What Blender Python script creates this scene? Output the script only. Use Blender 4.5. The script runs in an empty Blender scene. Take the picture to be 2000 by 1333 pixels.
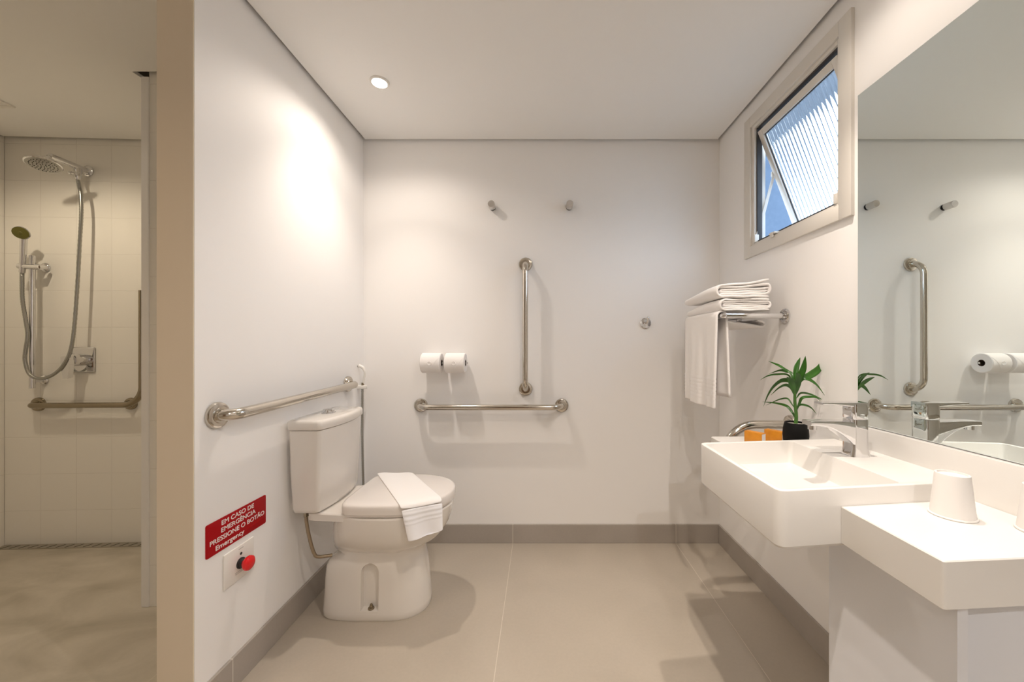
import bpy, bmesh, math, random
from mathutils import Vector, Matrix, Quaternion
from math import sin, cos, pi, radians

random.seed(7)
S = bpy.context.scene
COL = S.collection
F = 736.0; VX = 1055.0; VY = 675.0; CH = 1.116      # focal length in pixels, vanishing point, camera height

# ---------------------------------------------------------------- camera, world, lights, exposure
cd = bpy.data.cameras.new('camera'); cam = bpy.data.objects.new('camera', cd); COL.objects.link(cam)
cam.location = (0, 0, CH); cam.rotation_euler = (pi/2, 0, 0)
cd.sensor_width = 36.0; cd.lens = F/2000*36.0
cd.shift_x = -(VX-1000)/2000; cd.shift_y = (VY-666.5)/2000
cd.clip_start = 0.02; cd.clip_end = 100
S.camera = cam
S.view_settings.view_transform = 'Standard'; S.view_settings.look = 'None'
S.view_settings.gamma = 1.0; S.view_settings.use_curve_mapping = False
S.view_settings.exposure = 0.54
S.cycles.max_bounces = 12; S.cycles.diffuse_bounces = 7; S.cycles.glossy_bounces = 6
S.cycles.transmission_bounces = 8; S.cycles.transparent_max_bounces = 12
S.cycles.sample_clamp_indirect = 6.0; S.cycles.caustics_reflective = False; S.cycles.caustics_refractive = True

W = bpy.data.worlds.new('world'); S.world = W; W.use_nodes = True
bg = W.node_tree.nodes['Background']
_n = W.node_tree.nodes; _l = W.node_tree.links
_tc = _n.new('ShaderNodeTexCoord'); _sp = _n.new('ShaderNodeSeparateXYZ'); _l.new(_tc.outputs['Generated'], _sp.inputs[0])
_mr = _n.new('ShaderNodeMapRange'); _mr.inputs['From Min'].default_value = -0.05; _mr.inputs['From Max'].default_value = 0.05
_mr.inputs['To Min'].default_value = 0.6; _mr.inputs['To Max'].default_value = 6.0
_l.new(_sp.outputs[2], _mr.inputs['Value']); _l.new(_mr.outputs[0], bg.inputs[1])     # bright overcast sky above, darker ground below
bg.inputs[0].default_value = (0.66, 0.82, 1.0, 1)

WARM = (1.0, 0.875, 0.765)
def spot(name, loc, power, size=150, blend=0.9, radius=0.028, color=WARM, aim=(0, 0)):
    l = bpy.data.lights.new(name, 'SPOT'); l.energy = power; l.color = color
    l.spot_size = radians(size); l.spot_blend = blend; l.shadow_soft_size = radius
    o = bpy.data.objects.new(name, l); COL.objects.link(o); o.location = loc
    o.rotation_euler = (aim[0], aim[1], 0)
    return o
ZC = 2.275
# each fitting: x, y, power and angle of its beam, power of its wide spill, colour
COOL = (1.0, 0.96, 0.93)
LIGHTS = [(-0.706, 1.656, 23.0, 98, 6.0, WARM), (0.30, 0.45, 46.0, 88, 15.0, WARM), (0.70, 1.02, 35.0, 90, 3.5, WARM),
          (-2.43, 1.50, 6.0, 100, 13.0, (1.0, 0.84, 0.62)), (0.45, -0.85, 5.0, 100, 25.0, COOL), (-1.70, -0.10, 5.0, 100, 8.5, (1.0, 0.72, 0.44))]  # last two are unseen fill lamps, added to lift and warm the ambient light
for (x, y, p, sz, q, c) in LIGHTS:
    spot('downlight_beam', (x, y, ZC-0.035), p, sz, 1.0, 0.018, c)
    spot('downlight_spill', (x, y, ZC-0.035), q, 156, 0.6, 0.018, c)

# ---------------------------------------------------------------- materials
def mat(name, color, rough=0.5, metal=0.0, spec=0.5, coat=0.0, bump=None, mottle=None, trans=0.0, ior=1.45, sheen=0.0, sss=0.0):
    m = bpy.data.materials.new(name); m.use_nodes = True
    nt = m.node_tree; b = nt.nodes['Principled BSDF']
    b.inputs['Base Color'].default_value = (*color, 1); b.inputs['Roughness'].default_value = rough
    b.inputs['Metallic'].default_value = metal; b.inputs['Specular IOR Level'].default_value = spec
    b.inputs['Coat Weight'].default_value = coat; b.inputs['Coat Roughness'].default_value = 0.05
    b.inputs['Transmission Weight'].default_value = trans; b.inputs['IOR'].default_value = ior
    b.inputs['Sheen Weight'].default_value = sheen
    tc = nt.nodes.new('ShaderNodeTexCoord')
    if bump:
        sc, st, di = bump
        n = nt.nodes.new('ShaderNodeTexNoise'); n.inputs['Scale'].default_value = sc; n.inputs['Detail'].default_value = 4
        nt.links.new(tc.outputs['Object'], n.inputs['Vector'])
        bu = nt.nodes.new('ShaderNodeBump'); bu.inputs['Strength'].default_value = st; bu.inputs['Distance'].default_value = di
        nt.links.new(n.outputs['Fac'], bu.inputs['Height']); nt.links.new(bu.outputs['Normal'], b.inputs['Normal'])
    if mottle:
        sc, c2 = mottle
        n = nt.nodes.new('ShaderNodeTexNoise'); n.inputs['Scale'].default_value = sc; n.inputs['Detail'].default_value = 6
        nt.links.new(tc.outputs['Object'], n.inputs['Vector'])
        mx = nt.nodes.new('ShaderNodeMix'); mx.data_type = 'RGBA'
        mx.inputs['A'].default_value = (*color, 1); mx.inputs['B'].default_value = (*c2, 1)
        nt.links.new(n.outputs['Fac'], mx.inputs['Factor']); nt.links.new(mx.outputs['Result'], b.inputs['Base Color'])
    return m

def emit_mat(name, color, strength):
    m = bpy.data.materials.new(name); m.use_nodes = True; nt = m.node_tree
    nt.nodes.remove(nt.nodes['Principled BSDF'])
    e = nt.nodes.new('ShaderNodeEmission'); e.inputs[0].default_value = (*color, 1); e.inputs[1].default_value = strength
    nt.links.new(e.outputs[0], nt.nodes['Material Output'].inputs[0])
    return m

def grid_mat(name, tile_col, grout_col, tw, th, ox, oz, grout, rough, axes='XZ', vary=None, bumpd=0.0015, cloud=None, stretch=(1, 1, 1), spec=0.5):
    """straight-laid tiles drawn in object coordinates; a line where the distance to a joint is under grout/2"""
    m = bpy.data.materials.new(name); m.use_nodes = True; nt = m.node_tree; N = nt.nodes; L = nt.links
    b = N['Principled BSDF']; b.inputs['Roughness'].default_value = rough; b.inputs['Specular IOR Level'].default_value = spec
    tc = N.new('ShaderNodeTexCoord'); sp = N.new('ShaderNodeSeparateXYZ'); L.new(tc.outputs['Object'], sp.inputs[0])
    def math(op, a, bb=None, c=None):
        n = N.new('ShaderNodeMath'); n.operation = op
        for i, v in enumerate((a, bb, c)):
            if v is None: continue
            if isinstance(v, (int, float)): n.inputs[i].default_value = v
            else: L.new(v, n.inputs[i])
        return n.outputs[0]
    def line(out, size, off):
        if size is None: return None
        p = math('PINGPONG', math('SUBTRACT', out, off), size/2)     # 0 on a joint
        return math('SMOOTH_MIN', p, 10.0, 0.0) if False else p
    o = {'X': sp.outputs[0], 'Y': sp.outputs[1], 'Z': sp.outputs[2]}
    ds = []
    if tw: ds.append(line(o[axes[0]], tw, ox))
    if th: ds.append(line(o[axes[1]], th, oz))
    d = ds[0] if len(ds) == 1 else math('MINIMUM', ds[0], ds[1])
    mr = N.new('ShaderNodeMapRange'); mr.interpolation_type = 'SMOOTHSTEP'
    mr.inputs['From Min'].default_value = grout*0.35; mr.inputs['From Max'].default_value = grout*0.8
    L.new(d, mr.inputs['Value'])                                       # 0 joint, 1 tile
    base = N.new('ShaderNodeMix'); base.data_type = 'RGBA'
    base.inputs['A'].default_value = (*grout_col, 1); L.new(mr.outputs[0], base.inputs['Factor'])
    if cloud:
        mp = N.new('ShaderNodeMapping'); mp.inputs['Scale'].default_value = stretch; L.new(tc.outputs['Object'], mp.inputs[0])
        n1 = N.new('ShaderNodeTexNoise'); n1.inputs['Scale'].default_value = cloud[0]; n1.inputs['Detail'].default_value = 8; n1.inputs['Distortion'].default_value = cloud[3]
        L.new(mp.outputs[0], n1.inputs['Vector'])
        cr = N.new('ShaderNodeMapRange'); cr.inputs['From Min'].default_value = 0.32; cr.inputs['From Max'].default_value = 0.68
        L.new(n1.outputs['Fac'], cr.inputs['Value'])
        n2 = N.new('ShaderNodeTexNoise'); n2.inputs['Scale'].default_value = cloud[2]; n2.inputs['Detail'].default_value = 3
        L.new(tc.outputs['Object'], n2.inputs['Vector'])
        m1 = N.new('ShaderNodeMix'); m1.data_type = 'RGBA'; m1.inputs['A'].default_value = (*tile_col, 1); m1.inputs['B'].default_value = (*cloud[1], 1)
        L.new(cr.outputs[0], m1.inputs['Factor'])
        m2 = N.new('ShaderNodeMix'); m2.data_type = 'RGBA'; m2.blend_type = 'MULTIPLY'; m2.inputs['Factor'].default_value = 0.25
        L.new(m1.outputs['Result'], m2.inputs['A'])
        gr = N.new('ShaderNodeMapRange'); gr.inputs['To Min'].default_value = 0.75; gr.inputs['To Max'].default_value = 1.15
        L.new(n2.outputs['Fac'], gr.inputs['Value'])
        cc = N.new('ShaderNodeCombineColor'); [L.new(gr.outputs[0], cc.inputs[i]) for i in range(3)]
        L.new(cc.outputs[0], m2.inputs['B'])
        L.new(m2.outputs['Result'], base.inputs['B'])
    else:
        base.inputs['B'].default_value = (*tile_col, 1)
    L.new(base.outputs['Result'], b.inputs['Base Color'])
    bu = N.new('ShaderNodeBump'); bu.inputs['Strength'].default_value = 0.6; bu.inputs['Distance'].default_value = bumpd
    L.new(mr.outputs[0], bu.inputs['Height']); L.new(bu.outputs['Normal'], b.inputs['Normal'])
    return m

M = {}
M['paint'] = mat('white_wall_paint', (0.90, 0.89, 0.88), 0.55, spec=0.35, bump=(160, 0.04, 0.001))
M['ceiling'] = mat('ceiling_paint', (0.88, 0.875, 0.86), 0.9, spec=0.2)
M['gap'] = mat('ceiling_gap_shade', (0.60, 0.58, 0.54), 0.95, spec=0.1)
M['floor'] = grid_mat('grey_porcelain_floor', (0.47, 0.415, 0.345), (0.62, 0.56, 0.48), 0.919, 0.919, -0.154, 2.133, 0.0022, 0.38, 'XY', cloud=(2.2, (0.42, 0.37, 0.305), 90, 0.6), bumpd=0.0005)
M['floor_shower'] = grid_mat('veined_porcelain_floor', (0.58, 0.53, 0.45), (0.6, 0.55, 0.47), 3.0, 3.0, -1.3, 0.4, 0.002, 0.42, 'XY', cloud=(2.6, (0.38, 0.34, 0.27), 60, 1.3), stretch=(0.7, 1.6, 1), bumpd=0.0005)
M['base_back'] = grid_mat('grey_porcelain_skirting', (0.42, 0.38, 0.34), (0.64, 0.60, 0.54), 0.919, None, -0.154, 0, 0.003, 0.4, 'XZ', cloud=(2.5, (0.37, 0.335, 0.295), 90, 0.6), bumpd=0.0005)
M['base_side'] = grid_mat('grey_porcelain_skirting_side', (0.42, 0.38, 0.34), (0.64, 0.60, 0.54), 0.919, None, 1.214, 0, 0.003, 0.4, 'YZ', cloud=(2.5, (0.37, 0.335, 0.295), 90, 0.6), bumpd=0.0005)
M['shower_tile'] = grid_mat('white_shower_tiles', (0.80, 0.775, 0.72), (0.74, 0.71, 0.655), 0.190, 0.2058, 0.0, 0.188, 0.0022, 0.22, 'XZ', bumpd=0.001)
M['shower_tile_side'] = grid_mat('white_shower_tiles_side', (0.80, 0.775, 0.72), (0.74, 0.71, 0.655), 0.190, 0.2058, 0.02, 0.188, 0.0022, 0.22, 'YZ', bumpd=0.001)
M['column_tile'] = grid_mat('white_column_tiles', (0.80, 0.775, 0.72), (0.74, 0.71, 0.655), 0.190, 0.2058, 0.03, 0.175, 0.0022, 0.22, 'XZ', bumpd=0.001)
M['chrome'] = mat('polished_chrome', (0.74, 0.74, 0.75), 0.05, 1.0)
M['steel'] = mat('satin_stainless_steel', (0.60, 0.56, 0.50), 0.14, 1.0, bump=(300, 0.03, 0.0005))
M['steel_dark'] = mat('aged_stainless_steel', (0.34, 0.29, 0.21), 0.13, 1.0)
M['hose'] = mat('braided_metal_hose', (0.40, 0.40, 0.38), 0.25, 1.0)
M['brown_hose'] = mat('brown_braided_hose', (0.34, 0.27, 0.19), 0.4, 0.8)
M['ceramic'] = mat('white_glazed_ceramic', (0.78, 0.745, 0.70), 0.12, coat=0.5)
M['seat'] = mat('white_seat_plastic', (0.80, 0.76, 0.73), 0.22, coat=0.2)
M['solid'] = mat('white_solid_surface', (0.755, 0.74, 0.715), 0.26)
M['cabinet'] = mat('white_lacquered_panel', (0.76, 0.78, 0.83), 0.42)
M['terry'] = mat('white_terry_cloth', (0.93, 0.91, 0.90), 0.95, spec=0.1, bump=(750, 0.35, 0.0012), sheen=0.3)
M['terry_blue'] = mat('white_terry_cloth_band', (0.90, 0.90, 0.93), 0.95, spec=0.1, bump=(750, 0.35, 0.0012), sheen=0.3)
M['paper'] = mat('white_tissue_paper', (0.88, 0.86, 0.85), 0.9, spec=0.1, bump=(200, 0.2, 0.001))
M['card'] = mat('shaded_brown_card_core', (0.10, 0.07, 0.05), 0.8)  # brown card, darkened to hold the shade inside the deep hole
M['cup'] = mat('white_paper_cup', (0.77, 0.75, 0.73), 0.5, spec=0.3)
M['hole'] = mat('dark_recess', (0.015, 0.014, 0.013), 0.8)
M['red'] = mat('red_sign_plastic', (0.42, 0.003, 0.008), 0.4, spec=0.2)
M['redbtn'] = mat('red_push_button_plastic', (0.75, 0.008, 0.012), 0.25, coat=0.3)
M['letter'] = mat('white_sign_lettering', (0.85, 0.80, 0.78), 0.5)
M['black'] = mat('black_plastic', (0.02, 0.02, 0.02), 0.35)
M['plastic'] = mat('white_plastic', (0.82, 0.80, 0.76), 0.35)
M['greytxt'] = mat('grey_print', (0.42, 0.40, 0.38), 0.6)
M['frame'] = mat('beige_aluminium_frame', (0.72, 0.69, 0.64), 0.35, spec=0.5)
M['alu'] = mat('anodised_aluminium', (0.62, 0.63, 0.65), 0.3, 0.7)
M['profile'] = mat('light_corner_profile', (0.80, 0.79, 0.78), 0.3, 0.1)
M['gasket'] = mat('dark_window_gasket', (0.05, 0.05, 0.055), 0.6)
M['pot'] = mat('black_ceramic_pot', (0.006, 0.006, 0.006), 0.6, spec=0.2)
M['soil'] = mat('pale_pebble_soil', (0.45, 0.42, 0.38), 0.9, bump=(150, 1.0, 0.004))
M['leaf'] = mat('glossy_green_leaf', (0.010, 0.058, 0.005), 0.3, mottle=(35, (0.045, 0.17, 0.012)))
M['stem'] = mat('green_cane_stem', (0.10, 0.24, 0.04), 0.4, mottle=(60, (0.02, 0.09, 0.015)))
M['orange'] = mat('orange_carton', (0.72, 0.30, 0.02), 0.4, mottle=(60, (0.50, 0.17, 0.01)))
M['mirror'] = mat('mirror_silver', (0.89, 0.965, 0.955), 0.002, 1.0)
M['olive'] = mat('olive_spray_face', (0.12, 0.11, 0.02), 0.4)
M['drain'] = mat('brushed_drain_steel', (0.42, 0.38, 0.31), 0.35, 0.7)
M['face'] = mat('grey_spray_plate', (0.42, 0.41, 0.38), 0.3, 0.6)
M['hook'] = mat('brushed_chrome_peg', (0.64, 0.62, 0.60), 0.2, 1.0)
M['nozzle'] = mat('dark_rubber_nozzle', (0.03, 0.03, 0.03), 0.6)
M['lamp'] = emit_mat('lit_lamp_lens', (1.0, 0.93, 0.82), 22.0)
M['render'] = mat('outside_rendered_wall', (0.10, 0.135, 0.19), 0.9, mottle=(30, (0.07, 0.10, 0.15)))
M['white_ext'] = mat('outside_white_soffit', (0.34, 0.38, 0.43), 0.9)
M['glass'] = mat('ribbed_window_glass', (0.90, 0.95, 1.0), 0.03, trans=1.0, ior=1.45)
def bump_wave(m, scale, dist):
    nt = m.node_tree; b = nt.nodes['Principled BSDF']
    tc = nt.nodes.new('ShaderNodeTexCoord'); w = nt.nodes.new('ShaderNodeTexWave'); w.bands_direction = 'Z'
    w.inputs['Scale'].default_value = scale; nt.links.new(tc.outputs['Object'], w.inputs['Vector'])
    bu = nt.nodes.new('ShaderNodeBump'); bu.inputs['Strength'].default_value = 0.8; bu.inputs['Distance'].default_value = dist
    nt.links.new(w.outputs['Fac'], bu.inputs['Height']); nt.links.new(bu.outputs['Normal'], b.inputs['Normal'])

# ---------------------------------------------------------------- helpers
def V(*a): return Vector(a)
def px(x, y, d):
    """point seen at pixel x, y at depth d in front of the camera (used only to measure the place)"""
    return Vector(((x-VX)*d/F, d, CH-(y-VY)*d/F))

def obj(name, bm, m, parent=None, smooth=True, angle=35, kind=None):
    me = bpy.data.meshes.new(name)
    bmesh.ops.recalc_face_normals(bm, faces=bm.faces[:])
    bm.to_mesh(me); bm.free()
    me.materials.append(m)
    if smooth:
        me.shade_smooth()
        try: me.set_sharp_from_angle(angle=radians(angle))
        except Exception: pass
    o = bpy.data.objects.new(name, me); COL.objects.link(o)
    if parent is not None:
        o.parent = parent; o.matrix_parent_inverse = Matrix.Translation(-parent.location) if parent.rotation_euler.z == 0 and parent.get('offset') else Matrix()
    if kind: o['kind'] = kind
    return o
def thing(name, label, cat, loc=(0, 0, 0), rotz=0.0, group=None):
    o = bpy.data.objects.new(name, None); COL.objects.link(o); o.empty_display_size = 0.05
    o.location = loc; o.rotation_euler = (0, 0, rotz); o['label'] = label; o['category'] = cat
    if group: o['group'] = group
    return o
def worldthing(name, label, cat, loc, group=None):
    """an Empty at the thing's base whose parts are modelled in room coordinates"""
    o = thing(name, label, cat, loc, 0, group); o['offset'] = 1
    return o
def tag(o, label, cat, group=None):
    o['label'] = label; o['category'] = cat
    if group: o['group'] = group
    return o
def copy_tree(o, parent=None):
    c = o.copy(); COL.objects.link(c)
    if parent is not None: c.parent = parent
    for ch in list(o.children): copy_tree(ch, c)
    return c
def struct(name, bm, m, parent=None, smooth=False):
    o = obj(name, bm, m, parent, smooth)
    if parent is None: o['kind'] = 'structure'
    return o

def box(bm, lo, hi, bev=0.0, seg=3, mx=None):
    r = bmesh.ops.create_cube(bm, size=1.0); vs = r['verts']
    c = (Vector(lo)+Vector(hi))/2; s = Vector(hi)-Vector(lo)
    for v in vs: v.co = Vector((v.co.x*s.x, v.co.y*s.y, v.co.z*s.z))+c
    if bev > 0:
        es = list({e for v in vs for e in v.link_edges})
        r2 = bmesh.ops.bevel(bm, geom=es, offset=bev, segments=seg, profile=0.5, affect='EDGES')
        vs = list({v for v in r2['verts']} | {v for v in vs if v.is_valid})
    if mx is not None:
        for v in vs: v.co = mx @ v.co
    return vs
def B(lo, hi, bev=0.0, seg=3, mx=None):
    bm = bmesh.new(); box(bm, lo, hi, bev, seg, mx); return bm
def loft(bm, rings, cap0=True, cap1=True, closed=True):
    vr = [[bm.verts.new(p) for p in r] for r in rings]
    n = len(vr[0])
    for a, b in zip(vr, vr[1:]):
        for i in range(n if closed else n-1):
            j = (i+1) % n
            bm.faces.new((a[i], a[j], b[j], b[i]))
    if cap0: bm.faces.new(vr[0][::-1])
    if cap1: bm.faces.new(vr[-1])
    return vr
def lathe(bm, prof, seg=32, mx=None, cap=True):
    rings = []
    for (r, h) in prof:
        ring = [Vector((max(r, 1e-5)*cos(2*pi*i/seg), max(r, 1e-5)*sin(2*pi*i/seg), h)) for i in range(seg)]
        if mx is not None: ring = [mx @ p for p in ring]
        rings.append(ring)
    loft(bm, rings, cap, cap)
def axis_mx(origin, direction):
    q = Vector((0, 0, 1)).rotation_difference(Vector(direction).normalized())
    return Matrix.Translation(Vector(origin)) @ q.to_matrix().to_4x4()
def fillet(pts, rad, seg=10):
    pts = [Vector(p) for p in pts]; out = [pts[0]]
    for i in range(1, len(pts)-1):
        p = pts[i]; a = (pts[i-1]-p); b = (pts[i+1]-p)
        r = rad[i-1] if isinstance(rad, (list, tuple)) else rad
        ang = a.angle(b); t = min(r/math.tan(ang/2), a.length*0.98, b.length*0.98)
        rr = t*math.tan(ang/2); a.normalize(); b.normalize()
        c = p+(a+b).normalized()*(rr/sin(ang/2)); s = p+a*t-c; e = p+b*t-c
        tot = s.angle(e); ax = s.cross(e).normalized()
        for k in range(seg+1):
            out.append(c+Quaternion(ax, tot*k/seg) @ s)
    out.append(pts[-1]); return out
def smooth_path(pts, n=8):
    pts = [Vector(p) for p in pts]; out = []
    P = [pts[0]*2-pts[1]]+pts+[pts[-1]*2-pts[-2]]
    for i in range(1, len(P)-2):
        p0, p1, p2, p3 = P[i-1], P[i], P[i+1], P[i+2]
        for k in range(n):
            t = k/n
            out.append(0.5*((2*p1)+(-p0+p2)*t+(2*p0-5*p1+4*p2-p3)*t*t+(-p0+3*p1-3*p2+p3)*t**3))
    out.append(pts[-1]); return out
def sweep(bm, pts, r, seg=16, cap=True):
    pts = [Vector(p) for p in pts]; rings = []
    t0 = (pts[1]-pts[0]).normalized()
    up = Vector((0, 0, 1)) if abs(t0.z) < 0.9 else Vector((1, 0, 0))
    n = t0.cross(up).normalized(); prev = t0
    for i, p in enumerate(pts):
        t = ((pts[min(i+1, len(pts)-1)]-pts[max(i-1, 0)])).normalized()
        n = prev.rotation_difference(t) @ n; n = (n-t*n.dot(t)).normalized(); prev = t
        b = t.cross(n); rr = r(i, len(pts)) if callable(r) else r
        rings.append([p+n*rr*cos(2*pi*k/seg)+b*rr*sin(2*pi*k/seg) for k in range(seg)])
    loft(bm, rings, cap, cap)
def T(pts, r, seg=16):
    bm = bmesh.new(); sweep(bm, pts, r, seg); return bm
def L_(prof, seg=32, mx=None):
    bm = bmesh.new(); lathe(bm, prof, seg, mx); return bm
def quad_ring(corners, r, z, seg=6):
    """rounded outline of a four-cornered plan shape"""
    out = []; n = len(corners)
    for i in range(n):
        p = Vector((*corners[i], z)); a = Vector((*corners[i-1], z))-p; b = Vector((*corners[(i+1) % n], z))-p
        rr = r[i] if isinstance(r, (list, tuple)) else r
        rr = max(rr, 1e-4)
        s = p+a.normalized()*rr; e = p+b.normalized()*rr
        for k in range(seg+1):
            t = k/seg; out.append(s*(1-t)**2+p*2*t*(1-t)+e*t*t)
    return out
def prism(bm, poly, z0, z1):
    loft(bm, [[Vector((x, y, z0)) for x, y in poly], [Vector((x, y, z1)) for x, y in poly]])
def PR(poly, z0, z1):
    bm = bmesh.new(); prism(bm, poly, z0, z1); return bm
def boolean_cut(o, cutters):
    for c in cutters:
        md = o.modifiers.new('cut', 'BOOLEAN'); md.operation = 'DIFFERENCE'; md.object = c; md.solver = 'EXACT'
    bpy.context.view_layer.update()
    dg = bpy.context.evaluated_depsgraph_get()
    me = bpy.data.meshes.new_from_object(o.evaluated_get(dg))
    o.modifiers.clear(); old = o.data; o.data = me
    for c in cutters: bpy.data.objects.remove(c, do_unlink=True)
    me.shade_smooth()
    me.set_sharp_from_angle(angle=radians(35))
def subsurf(o, lv=2):
    md = o.modifiers.new('subsurf', 'SUBSURF'); md.levels = lv; md.render_levels = lv

# ---------------------------------------------------------------- room measures
XL, XR, YB = -1.0, 1.014, 2.133
YP = 1.09                       # near end of the partition
XP = -1.107                     # shower side of the partition
SA = Vector((-2.99, 2.104, 0)); SB = Vector((-2.262, 2.136, 0))       # foot of the shower's tiled wall
SU = (SB-SA).normalized(); SN = Vector((SU.y, -SU.x, 0))              # along the wall, out of the wall
SANG = math.atan2(SU.y, SU.x)
XS = -3.0
YF = -2.2
ZT = 2.42

# floor
struct('floor', PR([(XP, YP), (XP, 2.2), (XR+0.2, 2.2), (XR+0.2, YF-0.1), (XP, YF-0.1)], -0.08, 0.0), M['floor'])
struct('floor_shower', PR([(XP, YF-0.1), (XP, 2.25), (XS-0.2, 2.2), (XS-0.2, YF-0.1)], -0.08, 0.0), M['floor_shower'])
# walls
struct('wall_back', B((XP, YB, 0), (XR+0.16, YB+0.12, ZT)), M['paint'])
struct('wall_left', B((XP, YP, 0), (XL, YB, ZT)), M['paint'])
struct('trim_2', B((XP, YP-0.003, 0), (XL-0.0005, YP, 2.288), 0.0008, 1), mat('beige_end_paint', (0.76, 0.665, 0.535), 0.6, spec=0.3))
WY0, WY1, WZ0, WZ1 = 1.245, 1.822, 1.567, 2.178        # window hole
bm = bmesh.new()
box(bm, (XR, YF, 0), (XR+0.05, YB, WZ0)); box(bm, (XR, YF, WZ1), (XR+0.05, YB, ZT))
box(bm, (XR, YF, WZ0), (XR+0.05, WY0, WZ1)); box(bm, (XR, WY1, WZ0), (XR+0.05, YB, WZ1))
struct('wall_right', bm, M['paint'])
struct('wall_front', B((XS-0.12, YF-0.12, 0), (XR+0.13, YF, ZT)), M['paint'])
w = struct('wall_shower', B((-0.06, 0.0, 0), (2.05, 0.1, ZT)), M['shower_tile'])
w.location = SA; w.rotation_euler = (0, 0, SANG)
struct('wall_shower_left', B((XS-0.12, YF, 0), (XS+0.01, 2.102, ZT)), M['shower_tile_side'])
struct('wall_column', B((-1.67, 1.61, 0), (XP, 2.2, ZT)), M['column_tile'])
tag(struct('trim_1', B((-1.700, 1.604, 0.0), (-1.668, 1.70, 2.262), 0.002, 1), M['profile']), 'pale corner profile', 'trim')
# ceiling with its shadow gap
bm = bmesh.new(); g = 0.016
z0, z1 = ZC, ZC+0.014
main = [(XL+g, YP-g), (XL+g, YB-g), (XR-g, YB-g), (XR-g, YF+g), (XS+0.03, YF+g), (XS+0.03, 2.085), (-1.727, 2.145), (-1.727, 1.594), (XP-g, 1.594), (XP-g, YP-g)]
prism(bm, main, z0, z1)
struct('ceiling', bm, M['ceiling'])
struct('added_door_1', B((-0.75, YF, 0.0), (0.15, YF+0.03, 2.1), 0.003, 1), mat('added_brown_wood_door', (0.28, 0.17, 0.09), 0.45, mottle=(6, (0.20, 0.12, 0.06))))  # unseen door, added for darker chrome reflections and a warmer bounce
struct('ceiling_slab', B((XS-0.12, YF-0.12, ZT), (XR+0.13, YB+0.12, ZT+0.1)), M['gap'])
# skirting tiles
struct('baseboard_back', B((XL+0.001, YB-0.010, 0), (XR-0.001, YB, 0.105), 0.001, 1), M['base_back'])
struct('baseboard_left', B((XL, YP+0.002, 0), (XL+0.010, YB-0.011, 0.105), 0.001, 1), M['base_side'])
struct('baseboard_right', B((XR-0.010, YF+0.002, 0), (XR, YB-0.011, 0.105), 0.001, 1), M['base_side'])

# ---------------------------------------------------------------- window
win = bpy.data.objects.new('window_1', None); COL.objects.link(win); win.location = (XR, 1.5335, WZ0); win['kind'] = 'structure'; win['offset'] = 1
def frame_yz(x0, x1, y0, y1, z0, z1, t, bev=0.002):
    bm = bmesh.new()
    box(bm, (x0, y0, z0), (x1, y0+t, z1), bev, 2); box(bm, (x0, y1-t, z0), (x1, y1, z1), bev, 2)
    box(bm, (x0, y0+t, z0), (x1, y1-t, z0+t), bev, 2); box(bm, (x0, y0+t, z1-t), (x1, y1-t, z1), bev, 2)
    return bm
obj('window_casing', frame_yz(XR-0.012, XR+0.004, 1.215, 1.852, 1.537, 2.208, 0.052), M['frame'], win)
obj('window_frame', frame_yz(XR-0.003, XR+0.05, 1.258, 1.803, 1.575, 2.165, 0.024), M['frame'], win)
obj('window_gasket', frame_yz(XR+0.006, XR+0.03, 1.2825, 1.7785, 1.6, 2.141, 0.009), M['gasket'], win)
# tilted sash hinged along its top: local z runs up the sash
sash = bpy.data.objects.new('sash', None); COL.objects.link(sash); sash.parent = win
sash.matrix_parent_inverse = Matrix.Translation(-win.location)
ang = radians(20.5)
sash.location = (XR+0.012, 1.5305, 2.118); sash.rotation_euler = (0, -ang, 0)
SL = 0.55; hw = 0.236
bm = bmesh.new()
for (a, b) in (((-0.008, -hw, -SL), (0.016, -hw+0.028, 0)), ((-0.008, hw-0.028, -SL), (0.016, hw, 0)),
               ((-0.008, -hw+0.028, -0.028), (0.016, hw-0.028, 0)), ((-0.008, -hw+0.028, -SL), (0.016, hw-0.028, -SL+0.028))):
    box(bm, a, b, 0.002, 2)
obj('sash_frame', bm, M['frame'], sash)
bm = bmesh.new()
for (a, b) in (((0.0, -hw+0.0282, -SL+0.0282), (0.006, -hw+0.032, -0.0282)), ((0.0, hw-0.032, -SL+0.0282), (0.006, hw-0.0282, -0.0282)), ((0.0, -hw+0.032, -0.032), (0.006, hw-0.032, -0.0282))):
    box(bm, a, b)
obj('gasket', bm, M['gasket'], sash)
# ribbed pane: 2 flat faces, the outer one with vertical half-round flutes
bm = bmesh.new(); nr = 20; y0, y1 = -hw+0.03, hw-0.03; zz0, zz1 = -SL+0.03, -0.03
ring0 = []; ring1 = []
pts = []
for i in range(nr*6+1):
    y = y0+(y1-y0)*i/(nr*6); ph = (i % 6)/6
    pts.append((0.0065+0.0016*sin(pi*ph), y))
pts += [(0.004, y1), (0.004, y0)]
loft(bm, [[Vector((x, y, zz0)) for x, y in pts], [Vector((x, y, zz1)) for x, y in pts]])
obj('pane', bm, M['glass'], sash, angle=60)
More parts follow.
